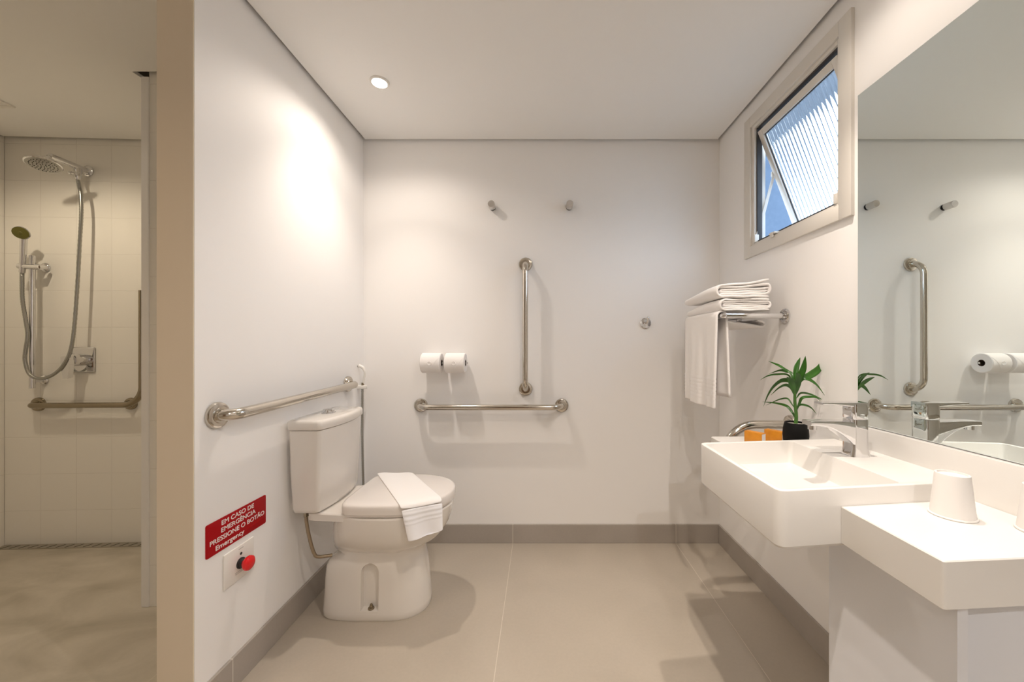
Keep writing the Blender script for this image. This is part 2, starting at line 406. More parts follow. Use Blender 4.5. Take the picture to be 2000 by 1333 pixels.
# stay arms and latch
def arm(y, name):
    bm = bmesh.new()
    a = V(XR+0.006, y, 1.622); b = V(XR+0.012+0.21*sin(ang), y, 2.118-0.21*cos(ang))
    d = (b-a).normalized(); n = Vector((d.z, 0, -d.x))*0.008
    for (s) in (1,):
        pr = [a+n, b+n*0.7, b-n*0.7, a-n]
        loft(bm, [[p+V(0, -0.0015, 0) for p in pr], [p+V(0, 0.0015, 0) for p in pr]])
    box(bm, (a.x-0.014, y-0.006, a.z-0.022), (a.x+0.006, y+0.006, a.z+0.014), 0.002, 2)
    box(bm, (b.x-0.012, y-0.006, b.z-0.012), (b.x+0.006, y+0.006, b.z+0.012), 0.002, 2)
    obj(name, bm, M['frame'], win)
arm(1.772, 'stay_arm'); arm(1.289, 'stay_arm')
bm = bmesh.new(); box(bm, (XR-0.02, 1.60, 1.594), (XR+0.01, 1.64, 1.602), 0.002, 2); box(bm, (XR-0.022, 1.612, 1.58), (XR-0.013, 1.628, 1.602), 0.002, 2)
obj('latch', bm, M['frame'], win)

# outside: a rendered wall across the light well and the slab edge above it
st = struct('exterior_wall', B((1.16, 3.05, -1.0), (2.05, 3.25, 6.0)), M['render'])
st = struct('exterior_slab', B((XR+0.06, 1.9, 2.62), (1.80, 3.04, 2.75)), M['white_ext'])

# ---------------------------------------------------------------- ceiling lamps and grille
first = None
LLAB = ['small round recessed ceiling downlight glowing above the toilet', 'recessed downlight in the ceiling over the doorway side of the basin',
        'recessed downlight in the ceiling directly above the basin', 'recessed downlight in the ceiling over the shower',
        'added unseen fill lamp, shaped as a downlight, in the entry ceiling on the basin side', 'added unseen fill lamp, shaped as a downlight, in the ceiling in front of the shower']
for i, (x, y, p, sz, q, c) in enumerate(LIGHTS):
    if first is None:
        t = thing('ceiling_downlight', LLAB[0], 'ceiling light', (x, y, ZC), 0, 'recessed ceiling downlights')
        obj('trim_ring', L_([(0.032, -0.004), (0.032, -0.007), (0.038, -0.007), (0.041, -0.003), (0.041, 0.0), (0.032, 0.0)], 40), M['plastic'], t)
        obj('lens', L_([(0.0, -0.008), (0.0305, -0.007), (0.0315, -0.0005), (0.0, -0.0005)], 32), M['lamp'], t)
        first = t
    else:
        t = copy_tree(first); t.location = (x, y, ZC); t['label'] = LLAB[i]
t = thing('ceiling_grille', 'square white vent grille in the shower ceiling at the left edge', 'vent', (-2.646, 1.73, ZC))
bm = bmesh.new()
for a, b in (((-0.1, -0.1), (0.1, -0.085)), ((-0.1, 0.085), (0.1, 0.1)), ((-0.1, -0.085), (-0.085, 0.085)), ((0.085, -0.085), (0.1, 0.085))):
    box(bm, (a[0], a[1], -0.008), (b[0], b[1], 0), 0.0015, 1)
obj('grille_frame', bm, M['plastic'], t)
bm = bmesh.new()
for k in range(8): box(bm, (-0.085, -0.08+k*0.0205, -0.006), (0.085, -0.072+k*0.0205, -0.001))
obj('slats', bm, M['plastic'], t)

# ---------------------------------------------------------------- grab bars
FL = [(0.0, 0.0), (0.0385, 0.0), (0.0385, 0.006), (0.036, 0.011), (0.030, 0.013), (0.022, 0.0135), (0.021, 0.016), (0.0165, 0.0165), (0.0165, 0.012)]
def flange_prof(R): return [(R, 0.0), (R, 0.006), (R*0.94, 0.011), (R*0.78, 0.0135), (R*0.60, 0.0135), (R*0.57, 0.0165), (R*0.44, 0.0165), (R*0.0, 0.0165)]
def grab_bar(a, b, n, off, label, m=None, mid=None, R=0.0385, r=0.0155, rad=0.068, group=None, name='grab_bar'):
    m = m or M['steel']; a = Vector(a); b = Vector(b); n = Vector(n).normalized()
    t = worldthing(name, label, 'grab bar', a, group)
    pts = [a+n*0.008, a+n*off, b+n*off, b+n*0.008]
    obj('rail', T(fillet(pts, rad), r, 20), m, t)
    for p in (a, b): obj('flange', L_(flange_prof(R), 36, axis_mx(p, n)), m, t)
    return t
yw = YB
grab_bar((px(822.5, 792, yw).x, yw, 0.777), (px(1097, 792, yw).x, yw, 0.777), (0, -1, 0), 0.077, 'horizontal stainless grab bar on back wall below the toilet rolls')
grab_bar((px(1026.7, 0, yw).x, yw, CH+(675-517)/345), (px(1026.7, 0, yw).x, yw, CH-(760-675)/345), (0, -1, 0), 0.077, 'vertical stainless grab bar on the back wall')
grab_bar((XL, 1.163, 0.900), (XL, 1.955, 0.915), (1, 0, 0), 0.052, 'long stainless grab bar on the left wall above the toilet tank', R=0.041, r=0.018, rad=0.048)
# U shaped rail beside the basin
t = worldthing('basin_guard_rail', 'U-shaped stainless guard rail on the right wall behind the basin', 'grab bar', (XR, 1.52, 0.55))
p = [(XR-0.008, 1.52, 0.796), (0.745, 1.52, 0.796), (0.745, 1.52, 0.548), (XR-0.008, 1.52, 0.548)]
obj('rail', T(fillet(p, 0.1235, 16), 0.0165, 20), M['steel'], t)
for z in (0.796, 0.548): obj('flange', L_(flange_prof(0.0385), 36, axis_mx((XR, 1.52, z), (-1, 0, 0))), M['steel'], t)

# ---------------------------------------------------------------- hooks
H = thing('towel_hook', 'chrome peg hook on the back wall, upper left above the vertical bar', 'hook', (px(962.2, 0, yw).x, yw, CH+(675-406)/345), 0, 'chrome peg hooks')
my = axis_mx((0, 0, 0), (0, -1, 0))
obj('base', L_([(0.0165, 0.0), (0.0175, 0.002), (0.0175, 0.004), (0.0125, 0.0045), (0.0125, 0.012)], 28, my), M['black'], H)  # black ring stands for the contact shadow behind the peg
obj('peg', L_([(0.0170, 0.012), (0.0190, 0.014), (0.0190, 0.060), (0.0180, 0.062), (0.012, 0.0622)], 28, my), M['hook'], H)
h2 = copy_tree(H); h2.location = (px(1111.5, 0, yw).x, yw, CH+(675-405.5)/345); h2['label'] = 'chrome peg hook on the back wall, right of the vertical bar top'
h3 = thing('robe_hook', 'round chrome robe hook on back wall left of the hanging towel', 'hook', (px(1261, 0, yw).x, yw, CH+(675-632)/345))
obj('rose', L_([(0.031, 0.0), (0.031, 0.005), (0.027, 0.009), (0.014, 0.011), (0.010, 0.012)], 32, my), M['chrome'], h3)
obj('peg', T(fillet([(0, -0.010, 0), (0, -0.040, 0), (0, -0.046, 0.024)], 0.012, 6), 0.006, 12), M['chrome'], h3)
bm = bmesh.new(); bmesh.ops.create_uvsphere(bm, u_segments=16, v_segments=10, radius=0.0085, matrix=Matrix.Translation((0, -0.046, 0.026)))
obj('peg_tip', bm, M['chrome'], h3)

# ---------------------------------------------------------------- toilet paper holder and rolls
xh = px(867.8, 0, yw).x; zh = CH-(710-675)/345
zc = CH-(709.5-675)*2.068/F
t = worldthing('paper_holder', 'chrome double toilet roll holder on the back wall', 'toilet roll holder', (xh, yw, zc))
xa, xb = px(823, 0, 2.068).x, px(911, 0, 2.068).x
obj('rose', L_([(0.020, 0.0), (0.020, 0.006), (0.012, 0.009)], 28, axis_mx((xh, yw, zc), (0, -1, 0))), M['chrome'], t)
obj('bracket', T([(xh, yw-0.006, zc), (xh, 2.068, zc)], 0.006, 14), M['chrome'], t)
obj('spindle', T([(xa-0.006, 2.068, zc), (xb+0.008, 2.068, zc)], 0.0055, 14), M['chrome'], t)
def roll(cx, label):
    t = thing('toilet_roll', label, 'toilet roll', (cx, 2.068, zc), 0, 'toilet rolls')
    w = 0.0535; R = 0.0545; ri = 0.0185
    bm = bmesh.new(); mxx = axis_mx((0, 0, 0), (1, 0, 0)); seg = 40
    prof = [(ri, -w), (R-0.003, -w), (R, -w+0.003), (R, w-0.003), (R-0.003, w), (ri, w)]
    rings = [[mxx @ Vector((r*cos(2*pi*i/seg), r*sin(2*pi*i/seg), h)) for i in range(seg)] for r, h in prof]
    vr = loft(bm, rings, False, False)
    for i in range(seg): bm.faces.new((vr[-1][i], vr[-1][(i+1) % seg], vr[0][(i+1) % seg], vr[0][i]))
    obj('paper', bm, M['paper'], t)
    obj('core', L_([(ri-0.002, -w+0.002), (ri-0.002, w-0.002)], 24, mxx) if False else core_bm(ri, w, mxx), M['card'], t)
    # folded pointed end lying on the front, with a round embossed mark
    bm = bmesh.new(); rows = 14; prev = None; Rf = R+0.0012; th = 0.0012
    def P(u, a, rr): return Vector((u, -rr*cos(a), rr*sin(a)))
    a0, a1 = 0.62, -0.62
    for k in range(rows+1):
        a = a0+(a1-a0)*k/rows; hwid = (w-0.004)*(1-max(0, (k/rows))*0.97)
        row = [bm.verts.new(P(-hwid, a, R-0.0005)), bm.verts.new(P(-hwid, a, Rf)), bm.verts.new(P(0, a, Rf+0.0006)), bm.verts.new(P(hwid, a, Rf)), bm.verts.new(P(hwid, a, R-0.0005))]
        if prev:
            for q in range(4): bm.faces.new((prev[q], prev[q+1], row[q+1], row[q]))
        prev = row
    fe = obj('folded_end', bm, M['paper'], t)
    obj('embossed_ring', ring_bm(P(0, 0.02, Rf+0.001), Vector((0, -1, 0)), 0.0095, 0.0016), M['paper'], fe)
    return t
def ring_bm(c, n, R, r):
    bm = bmesh.new(); mx = axis_mx(c, n); A = 24; Bn = 8; rings = []
    for i in range(A):
        a = 2*pi*i/A
        rings.append([mx @ Vector(((R+r*cos(2*pi*k/Bn))*cos(a), (R+r*cos(2*pi*k/Bn))*sin(a), r*sin(2*pi*k/Bn))) for k in range(Bn)])
    rings.append(rings[0]); loft(bm, rings, False, False); bmesh.ops.remove_doubles(bm, verts=bm.verts[:], dist=1e-6)
    return bm
def core_bm(ri, w, mxx):
    bm = bmesh.new(); seg = 28; rings = []
    for r, h in ((ri-0.0005, -w+0.0005), (ri-0.0005, w-0.0005), (ri-0.002, w-0.0005), (ri-0.002, -w+0.0005), (ri-0.0005, -w+0.0005)):
        rings.append([mxx @ Vector((r*cos(2*pi*i/seg), r*sin(2*pi*i/seg), h)) for i in range(seg)])
    loft(bm, rings, False, False); bmesh.ops.remove_doubles(bm, verts=bm.verts[:], dist=1e-6)
    return bm
roll(px(844, 0, 2.068).x, 'white toilet roll with folded point, left one on the double holder')
roll(px(890.5, 0, 2.068).x, 'white toilet roll with folded point, right one on the double holder')

# ---------------------------------------------------------------- toilet
TY = 1.635
t = worldthing('toilet', 'white ceramic close-coupled toilet with closed lid by the left wall', 'toilet', (-0.68, TY, 0))
def dring(xb, xf, hw, z, n=56, eb=5.0, ef=2.15, cx=None):
    """plan outline: squarish at the back (xb), round at the front (xf)"""
    cx = cx if cx is not None else xb+(xf-xb)*0.48
    out = []
    for i in range(n):
        a = 2*pi*i/n; c, s = cos(a), sin(a)
        if c >= 0: e = ef; ax = xf-cx
        else: e = eb; ax = cx-xb
        out.append(Vector((cx+ax*math.copysign(abs(c)**(2/e), c), TY+hw*math.copysign(abs(s)**(2/e), s), z)))
    return out
secs = [(-0.902, -0.478, 0.112, 0.0), (-0.906, -0.474, 0.116, 0.008), (-0.906, -0.475, 0.116, 0.03), (-0.902, -0.480, 0.113, 0.09), (-0.898, -0.486, 0.111, 0.16),
        (-0.892, -0.492, 0.110, 0.205), (-0.880, -0.497, 0.108, 0.228), (-0.852, -0.500, 0.104, 0.246), (-0.828, -0.500, 0.102, 0.257),
        (-0.818, -0.492, 0.106, 0.272), (-0.812, -0.462, 0.128, 0.290), (-0.810, -0.436, 0.146, 0.306), (-0.808, -0.415, 0.160, 0.330), (-0.805, -0.398, 0.171, 0.360),
        (-0.80, -0.386, 0.178, 0.395), (-0.795, -0.380, 0.181, 0.425), (-0.793, -0.378, 0.182, 0.438), (-0.79, -0.383, 0.178, 0.444)]
bm = bmesh.new(); loft(bm, [dring(s[0]-(0.058 if s[3] > 0.265 else 0), s[1], s[2], s[3], cx=-0.62, eb=(2.9 if s[3] > 0.265 else 5.0)) for s in secs])
bowl = obj('bowl', bm, M['ceramic'], t, angle=50)
def arch_cutter(side):
    bm = bmesh.new(); prof = []; x0, x1, zt, zb = -0.728, -0.650, 0.232, 0.042; r = (x1-x0)/2; cx = (x0+x1)/2
    for k in range(13): prof.append((cx+r*cos(pi*k/12), zt-r+r*sin(pi*k/12)))
    prof += [(x0, zb), (x1, zb)]
    ys = (TY+side*0.20, TY+side*0.085)
    rings = [[Vector((x, ys[0], z)) for x, z in prof], [Vector((x+(0.004 if x < cx else -0.004), ys[1], z*1.0+(0.0 if z > 0.1 else -0.0))) for x, z in prof]]
    loft(bm, rings); return obj('cutter', bm, M['ceramic'])
boolean_cut(bowl, [arch_cutter(-1), arch_cutter(1)])
for s in (-1, 1):
    bm = bmesh.new(); lathe(bm, [(0.013, 0.042), (0.012, 0.047), (0.0065, 0.049), (0.0065, 0.056), (0.004, 0.062), (0.0, 0.063)], 16, Matrix.Translation((-0.689, TY+s*0.0985, 0)))
    obj('floor_bolt', bm, M['steel_dark'], t)
bm = bmesh.new()
rr = [quad_ring([(-0.925, TY-0.145), (-0.74, TY-0.165), (-0.74, TY+0.165), (-0.925, TY+0.145)], [0.025, 0.01, 0.01, 0.025], z) for z in (0.424, 0.449)]
rr = [quad_ring([(-0.915, TY-0.138), (-0.74, TY-0.155), (-0.74, TY+0.155), (-0.915, TY+0.138)], [0.025, 0.01, 0.01, 0.025], 0.418)] + rr + \
     [quad_ring([(-0.921, TY-0.141), (-0.744, TY-0.161), (-0.744, TY+0.161), (-0.921, TY+0.141)], [0.025, 0.01, 0.01, 0.025], 0.453)]
loft(bm, rr); obj('tank_ledge', bm, M['ceramic'], t)
# tank: front bowed outwards
def tank_ring(xb, xf, hy, bow, z, r=0.024):
    out = []; n = 14
    out += [Vector((xb, TY+hy, z))] if False else []
    P = []
    P += quad_corner((xb, TY-hy), (xb, TY+hy), (xf, TY-hy), r, z, True)
    for k in range(n+1):
        s = -1+2*k/n; y = TY+s*(hy-r); x = xf+bow*(1-s*s)
        if k == 0:
            P += arc_pts((xf-r, TY-hy), (xf, TY-hy), (xf, TY-hy+r), z)
        P.append(Vector((x, y, z)))
    P += arc_pts((xf, TY+hy-r), (xf, TY+hy), (xf-r, TY+hy), z)
    P += arc_pts((xb+r, TY+hy), (xb, TY+hy), (xb, TY+hy-r), z)
    return P
def arc_pts(s, p, e, z, n=5):
    s = Vector((*s, z)); p = Vector((*p, z)); e = Vector((*e, z))
    return [s*(1-k/n)**2+p*2*(k/n)*(1-k/n)+e*(k/n)**2 for k in range(1, n)]
def quad_corner(c, a, b, r, z, x):
    c3 = Vector((*c, z)); a3 = (Vector((*a, z))-c3).normalized(); b3 = (Vector((*b, z))-c3).normalized()
    return arc_pts((c3+a3*r).xy, c, (c3+b3*r).xy, z)
bm = bmesh.new()
loft(bm, [tank_ring(-0.968, -0.880, 0.150, 0.016, 0.4535), tank_ring(-0.974, -0.868, 0.160, 0.017, 0.459), tank_ring(-0.976, -0.864, 0.164, 0.018, 0.475),
          tank_ring(-0.980, -0.858, 0.171, 0.020, 0.62), tank_ring(-0.982, -0.853, 0.175, 0.022, 0.783)])
obj('tank', bm, M['ceramic'], t, angle=50)
bm = bmesh.new()
loft(bm, [tank_ring(-0.984, -0.850, 0.178, 0.024, 0.786), tank_ring(-0.986, -0.847, 0.181, 0.025, 0.790), tank_ring(-0.986, -0.848, 0.181, 0.025, 0.812),
          tank_ring(-0.984, -0.852, 0.178, 0.024, 0.820), tank_ring(-0.978, -0.862, 0.170, 0.023, 0.824)])
tl = obj('tank_lid', bm, M['ceramic'], t, angle=50)
obj('flush_button', L_([(0.027, 0.823), (0.027, 0.827), (0.023, 0.828), (0.023, 0.838), (0.020, 0.842), (0.0, 0.843)], 32, Matrix.Translation((-0.915, TY-0.005, 0))), M['chrome'], tl)
LX0, LX1 = -0.789, -0.371
bm = bmesh.new(); loft(bm, [dring(LX0+0.008, LX1-0.012, 0.173, 0.446, cx=-0.60, eb=7), dring(LX0+0.005, LX1-0.009, 0.176, 0.448, cx=-0.60, eb=7), dring(LX0+0.005, LX1-0.009, 0.176, 0.4555, cx=-0.60, eb=7)])
obj('seat_ring', bm, M['seat'], t, angle=50)
bm = bmesh.new(); loft(bm, [dring(LX0+0.004, LX1-0.005, 0.179, 0.4565, cx=-0.60, eb=7), dring(LX0+0.001, LX1-0.001, 0.183, 0.459, cx=-0.60, eb=7), dring(LX0, LX1, 0.184, 0.475, cx=-0.60, eb=7),
                            dring(LX0+0.001, LX1-0.001, 0.183, 0.488, cx=-0.60, eb=7), dring(LX0+0.004, LX1-0.004, 0.180, 0.4945, cx=-0.60, eb=7), dring(LX0+0.012, LX1-0.012, 0.172, 0.497, cx=-0.60, eb=7)])
obj('seat_lid', bm, M['seat'], t, angle=50)
pth = smooth_path([(-0.937, TY-0.128, 0.458), (-0.934, TY-0.129, 0.41), (-0.921, TY-0.130, 0.345), (-0.905, TY-0.128, 0.286), (-0.892, TY-0.120, 0.266), (-0.852, TY-0.092, 0.256)], 8)
sh = obj('supply_hose', T(pth, 0.0065, 12), M['brown_hose'], t)
obj('hose_nut', L_([(0.010, 0.432), (0.010, 0.458)], 6, Matrix.Translation((-0.9365, TY-0.1275, 0))), M['steel_dark'], sh)

# hand towel over the lid
def cloth(rows, thick):
    """rows: list of (left point, right point, normal); a thick strip with rounded side folds"""
    bm = bmesh.new(); rings = []; n = 14
    for (a, b, nrm, bulge) in rows:
        a = Vector(a); b = Vector(b); nrm = Vector(nrm).normalized(); ring = []
        for k in range(n+1):
            s = k/n; ring.append(a.lerp(b, s)+nrm*(thick*(1-abs(2*s-1)**6*0.55)+bulge(s)))
        for k in range(n, -1, -1):
            s = k/n; ring.append(a.lerp(b, s)+nrm*(0.0005+0.0*s+min(0, bulge(s)) + (bulge(s) if thick < 0 else 0)))
        rings.append(ring)
    loft(bm, rings); return bm
z = 0.498
rows = []
def lerp3(p, q, s): return Vector(p).lerp(Vector(q), s)
L0, R0, L1, R1 = (-0.785, 1.812, z), (-0.612, 1.815, z), (-0.545, 1.455, z), (-0.405, 1.535, z)
wv = lambda ph: (lambda s: 0.0015*sin(9*s+ph))
rows.append((V(-0.785, 1.824, 0.482), V(-0.612, 1.826, 0.482), (0, 1, 0.1), wv(0)))
rows.append((V(-0.785, 1.822, 0.492), V(-0.612, 1.824, 0.492), (0, 0.8, 0.6), wv(0)))
for k in range(13):
    s = k/12; rows.append((lerp3(L0, L1, s), lerp3(R0, R1, s), (0, 0, 1), wv(s*2)))
rows.append((V(-0.538, 1.4465, 0.494), V(-0.398, 1.523, 0.492), (0.3, -0.7, 0.7), wv(2.2)))
rows.append((V(-0.533, 1.4440, 0.484), V(-0.394, 1.518, 0.482), (0.4, -1, 0.25), wv(2.4)))
towel = obj('hand_towel', cloth(rows, 0.007), M['terry'])
tag(towel, 'folded white hand towel draped across the closed toilet lid', 'towel')
rows = []
for k in range(25):
    s = k/24; rows.append((V(-0.533+0.028*s, 1.4438-0.004*s, 0.484-0.118*s), V(-0.394+0.004*s, 1.518-0.012*s, 0.482-0.102*s), (0.45, -1, 0.0), (lambda q: (lambda u: q*0.009*sin(7.5*u+0.4)+(0.0022 if round(q*24) in (3, 4, 7, 8, 11) else 0)))(s)))
hang = obj('towel_border', cloth(rows, 0.007), M['terry_blue'], None); hang.parent = towel
subsurf(towel, 2); subsurf(hang, 1)

# ---------------------------------------------------------------- hygienic spray on the left wall by the corner
t = worldthing('bidet_sprayer', 'slim chrome hygienic sprayer on its hook in the back left corner', 'bidet spray', (XL, 2.075, 0.40))
obj('holder', B((XL, 2.055, CH-(760-675)*2.07/F), (XL+0.045, 2.085, CH-(753-675)*2.07/F), 0.004, 3), M['plastic'], t)
xs = XL+0.036
hp = smooth_path([(px(709, 751, 2.07)), (px(710.5, 740, 2.07)), (px(712.5, 728, 2.07)), (px(709, 719, 2.07)), (px(701, 714.5, 2.07))], 6)
obj('spray_handle', T(hp, lambda i, n: 0.006+0.004*(i/n)**2, 14), M['plastic'], t)
hd = px(699.5, 715, 2.07)
obj('spray_head', L_([(0.010, 0.0), (0.012, 0.004), (0.012, 0.010), (0.009, 0.012)], 20, axis_mx(hd+V(-0.002, 0, 0.003), (-0.8, -0.2, -0.5))), M['chrome'], t)
obj('spray_connector', L_([(0.0075, -0.012), (0.0075, 0.014)], 16, axis_mx(px(708.5, 753, 2.07), (0, 0, 1))), M['steel_dark'], t)
def ribbed(r): return lambda i, n: r*(1.0 if i % 2 == 0 else 0.88)
hp = []
for k in range(121):
    s = k/120; y_ = 756+(1035-756)*s; hp.append(px(708-1.0*sin(s*3.1)+5.5*s*s, y_, 2.07))
obj('spray_hose', T(hp, ribbed(0.0068), 12), M['hose'], t)

# ---------------------------------------------------------------- sign and emergency button
def text_bm(s, size, offset=0.0, font_sx=1.0, ext=0.0004, width=None):
    c = bpy.data.curves.new('txt', 'FONT'); c.body = s; c.size = size; c.extrude = ext; c.align_x = 'LEFT'
    o = bpy.data.objects.new('txt', c); COL.objects.link(o)
    bpy.context.view_layer.update()
    me = bpy.data.meshes.new_from_object(o.evaluated_get(bpy.context.evaluated_depsgraph_get()))
    bpy.data.objects.remove(o, do_unlink=True)
    bm = bmesh.new(); bm.from_mesh(me)
    xs_ = [v.co.x for v in bm.verts]; x0, x1 = min(xs_), max(xs_)
    k = width/(x1-x0) if width else font_sx
    for v in bm.verts: v.co.x = (v.co.x-x0)*k
    if offset:      # heavier strokes: the outline laid over itself a little to each side
        g0 = bm.faces[:]+bm.edges[:]+bm.verts[:]
        for dx, dy, dz in ((offset, 0, 0.00003), (-offset, 0, 0.00006), (0, offset, 0.00009), (0, -offset, 0.00012)):
            r_ = bmesh.ops.duplicate(bm, geom=g0)
            for e in r_['geom']:
                if isinstance(e, bmesh.types.BMVert): e.co += Vector((dx, dy, dz))
    return bm
def to_left_wall(bm, y0, z0, x):
    # text plane: its x runs along +Y, its y along +Z, facing +X
    for v in bm.verts: v.co = Vector((x+v.co.z, y0+v.co.x, z0+v.co.y))
    return bm
t = worldthing('emergency_sign', 'red emergency sign with white lettering on the left wall', 'sign', (XL, 1.2475, 0.473))
bm = bmesh.new(); rr = []
for x in (XL, XL+0.0025, XL+0.003):
    i = 0.0 if x < XL+0.0028 else 0.0008
    rr.append([Vector((x, p.x, p.y)) for p in quad_ring([(1.125+i, 0.4735+i), (1.3705-i, 0.4715+i), (1.3705-i, 0.573-i), (1.125+i, 0.575-i)], 0.006, 0)])
loft(bm, rr); plate = obj('sign_plate', bm, M['red'], t)
CAPH = 0.0150; SZ = CAPH/0.73
for s, y0, y1, zb in (('EM CASO DE', 1.1795, 1.3114, 0.5525), ('EMERGÊNCIA', 1.178, 1.319, 0.5300), ('PRESSIONE O BOTÃO', 1.1375, 1.3606, 0.5065), ('Emergency', 1.158, 1.269, 0.4835)):
    obj('lettering', to_left_wall(text_bm(s, SZ, 0.0004, width=y1-y0), y0, zb, XL+0.0032), M['letter'], plate, smooth=False)
bm = bmesh.new()
for i in range(17):
    for j in range(3):
        if random.random() < 0.5:
            mx = axis_mx((XL+0.003, 1.283+i*0.0042+(0.001 if i % 2 else 0), 0.4935+j*0.0028-0.002), (1, 0, 0))
            lathe(bm, [(0.0008, 0.0), (0.0006, 0.0005), (0.0, 0.0006)], 8, mx)
obj('braille_dots', bm, M['redbtn'], plate)
t = worldthing('emergency_button', 'red mushroom push button on a white wall plate under the sign', 'emergency button', (XL, 1.247, 0.341))
wp = obj('wall_plate', B((XL, 1.186, 0.341), (XL+0.006, 1.310, 0.453), 0.003, 3), M['plastic'], t)
zb = 0.394
obj('button_collar', L_([(0.0175, 0.0055), (0.0175, 0.010), (0.014, 0.012), (0.012, 0.020)], 28, axis_mx((XL, 1.25, zb), (1, 0, 0))), M['black'], t)
obj('button_cap', L_([(0.012, 0.018), (0.014, 0.020), (0.021, 0.027), (0.0235, 0.032), (0.0225, 0.038), (0.017, 0.0425), (0.008, 0.0445), (0.0, 0.045)], 32, axis_mx((XL, 1.25, zb), (1, 0, 0))), M['redbtn'], t)
obj('indicator_led', L_([(0.0045, 0.0055), (0.0040, 0.0075), (0.0, 0.008)], 16, axis_mx((XL, 1.252, 0.4245), (1, 0, 0))), M['black'], t)
for (y, z, w_) in ((1.243, 0.4405, 0.019), (1.228, 0.369, 0.040), (1.230, 0.364, 0.034)):
    k = 0; bm = bmesh.new()
    while k < w_:
        box(bm, (XL+0.0060, y+k, z), (XL+0.0063, y+min(w_, k+0.0022), z+0.0024)); k += 0.0031
    obj('printed_caption', bm, M['greytxt'], wp, smooth=False)

# ---------------------------------------------------------------- basin, counters, mirror
tS = 0.12
XF, XD = 0.515, 0.990
def yn(x): return 0.813+tS*(x-XF)
def yf(x): return 1.222+tS*(x-XF)*0.9
def sink_ring(i, z, r, x1=XD):
    return quad_ring([(XF+i, yn(XF)+i), (x1-(i if i < 0 else 0), yn(x1)+i), (x1-(i if i < 0 else 0), yf(x1)-i), (XF+i, yf(XF)-i)], [r, 0.002, 0.002, r], z)
def basin_ring(i, z, r, xr=0.828):
    a = 0.014
    return quad_ring([(XF+a+i, yn(XF+a)+a+i), (xr-i, yn(xr)+a+i), (xr-i, yf(xr)-a-i), (XF+a+i, yf(XF+a)-a-i)], r, z)
ZS = 0.801
bas = worldthing('wash_basin', 'white rectangular wall-hung basin with a wide faucet deck', 'basin', (0.75, 1.02, 0.678))
bm = bmesh.new()
rings = [sink_ring(0.012, 0.671, 0.018), sink_ring(0.004, 0.673, 0.022), sink_ring(0.0, 0.679, 0.024), sink_ring(0.0, ZS-0.003, 0.024), sink_ring(0.001, ZS-0.001, 0.023), sink_ring(0.003, ZS, 0.022),
         basin_ring(-0.002, ZS, 0.014), basin_ring(0.0, ZS-0.001, 0.013), basin_ring(0.001, ZS-0.004, 0.012),
         basin_ring(0.006, ZS-0.055, 0.016), basin_ring(0.010, ZS-0.068, 0.018), basin_ring(0.020, ZS-0.075, 0.02), basin_ring(0.05, ZS-0.078, 0.02)]
vr = [[bm.verts.new(p) for p in r] for r in rings]
n = len(vr[0])
for a, b in zip(vr, vr[1:]):
    for i in range(n):
        j = (i+1) % n; bm.faces.new((a[i], a[j], b[j], b[i]))
bm.faces.new(vr[0][::-1]); bm.faces.new(vr[-1])
obj('basin_body', bm, M['solid'], bas, angle=30)
obj('drain_cover', L_([(0.022, ZS-0.0779), (0.022, ZS-0.0755), (0.018, ZS-0.0745), (0.0, ZS-0.0745)], 28, Matrix.Translation((0.62, 1.03, 0))), M['chrome'], bas)
ZN = 0.761
bm = bmesh.new(); XC = 0.663
def cn(x): return 0.619+0.07*(x-XC)
def cring(i, z): return quad_ring([(XC+i, cn(XC)+i), (0.989, cn(0.989)+i), (0.989, yn(0.989)-0.0006), (XC+i, yn(XC)-0.0006)], [0.006, 0.001, 0.001, 0.001], z)
loft(bm, [cring(0.002, 0.679), cring(0.0, 0.681), cring(0.0, ZN-0.002), cring(0.0015, ZN)])
tag(obj('near_countertop', bm, M['solid']), 'thick white countertop slab nearer the camera, holding the paper cups', 'countertop')
bm = bmesh.new()
def fring(i, z): return quad_ring([(XC+i, yf(XC)+0.0006), (XR-0.001, yf(XR)+0.0006), (XR-0.001, 1.468-i), (XC+i, 1.468-i)], [0.001, 0.001, 0.001, 0.012], z)
loft(bm, [fring(0.002, 0.679), fring(0.0, 0.681), fring(0.0, ZN-0.002), fring(0.0015, ZN)])
o = obj('rear_countertop', bm, M['solid']); tag(o, 'narrow white countertop behind the basin, holding the potted plant', 'countertop')
tag(obj('backsplash', B((0.990, 0.35, 0.679), (XR, 1.250, 0.866), 0.0015, 2), M['solid']), 'low white backsplash strip beneath the mirror', 'backsplash')
t = worldthing('vanity_cabinet', 'white cabinet block under the near countertop', 'cabinet', (0.85, 0.78, 0))
def stepped(x0, x1, y0):      # lower at the back, where it stands under the deeper basin
    pr = [(y0, 0.0), (0.916, 0.0), (0.916, 0.6705), (0.828, 0.6705), (0.828, 0.6785), (y0, 0.6785)]
    bm = bmesh.new(); loft(bm, [[Vector((x, y, z_)) for y, z_ in pr] for x in (x0, x1)]); return bm
obj('side_panel', stepped(0.702, 0.7195, 0.634), M['cabinet'], t, angle=10)
obj('front_panel', B((0.720, 0.660, 0.0), (XR-0.011, 0.676, 0.6785), 0.001, 2), M['cabinet'], t)
obj('cabinet_body', stepped(0.720, XR-0.011, 0.6765), M['cabinet'], t, angle=10)
mr = worldthing('wall_mirror', 'large frameless mirror on the right wall above the basin', 'mirror', (XR, 0.8, 0.867))
obj('mirror_glass', B((1.006, 0.30, 0.8672), (1.0115, 1.194, 1.908), 0.0006, 1), M['mirror'], mr, smooth=False)
obj('mirror_backing', B((1.0118, 0.31, 0.875), (XR, 1.185, 1.90)), M['gasket'], mr, smooth=False)

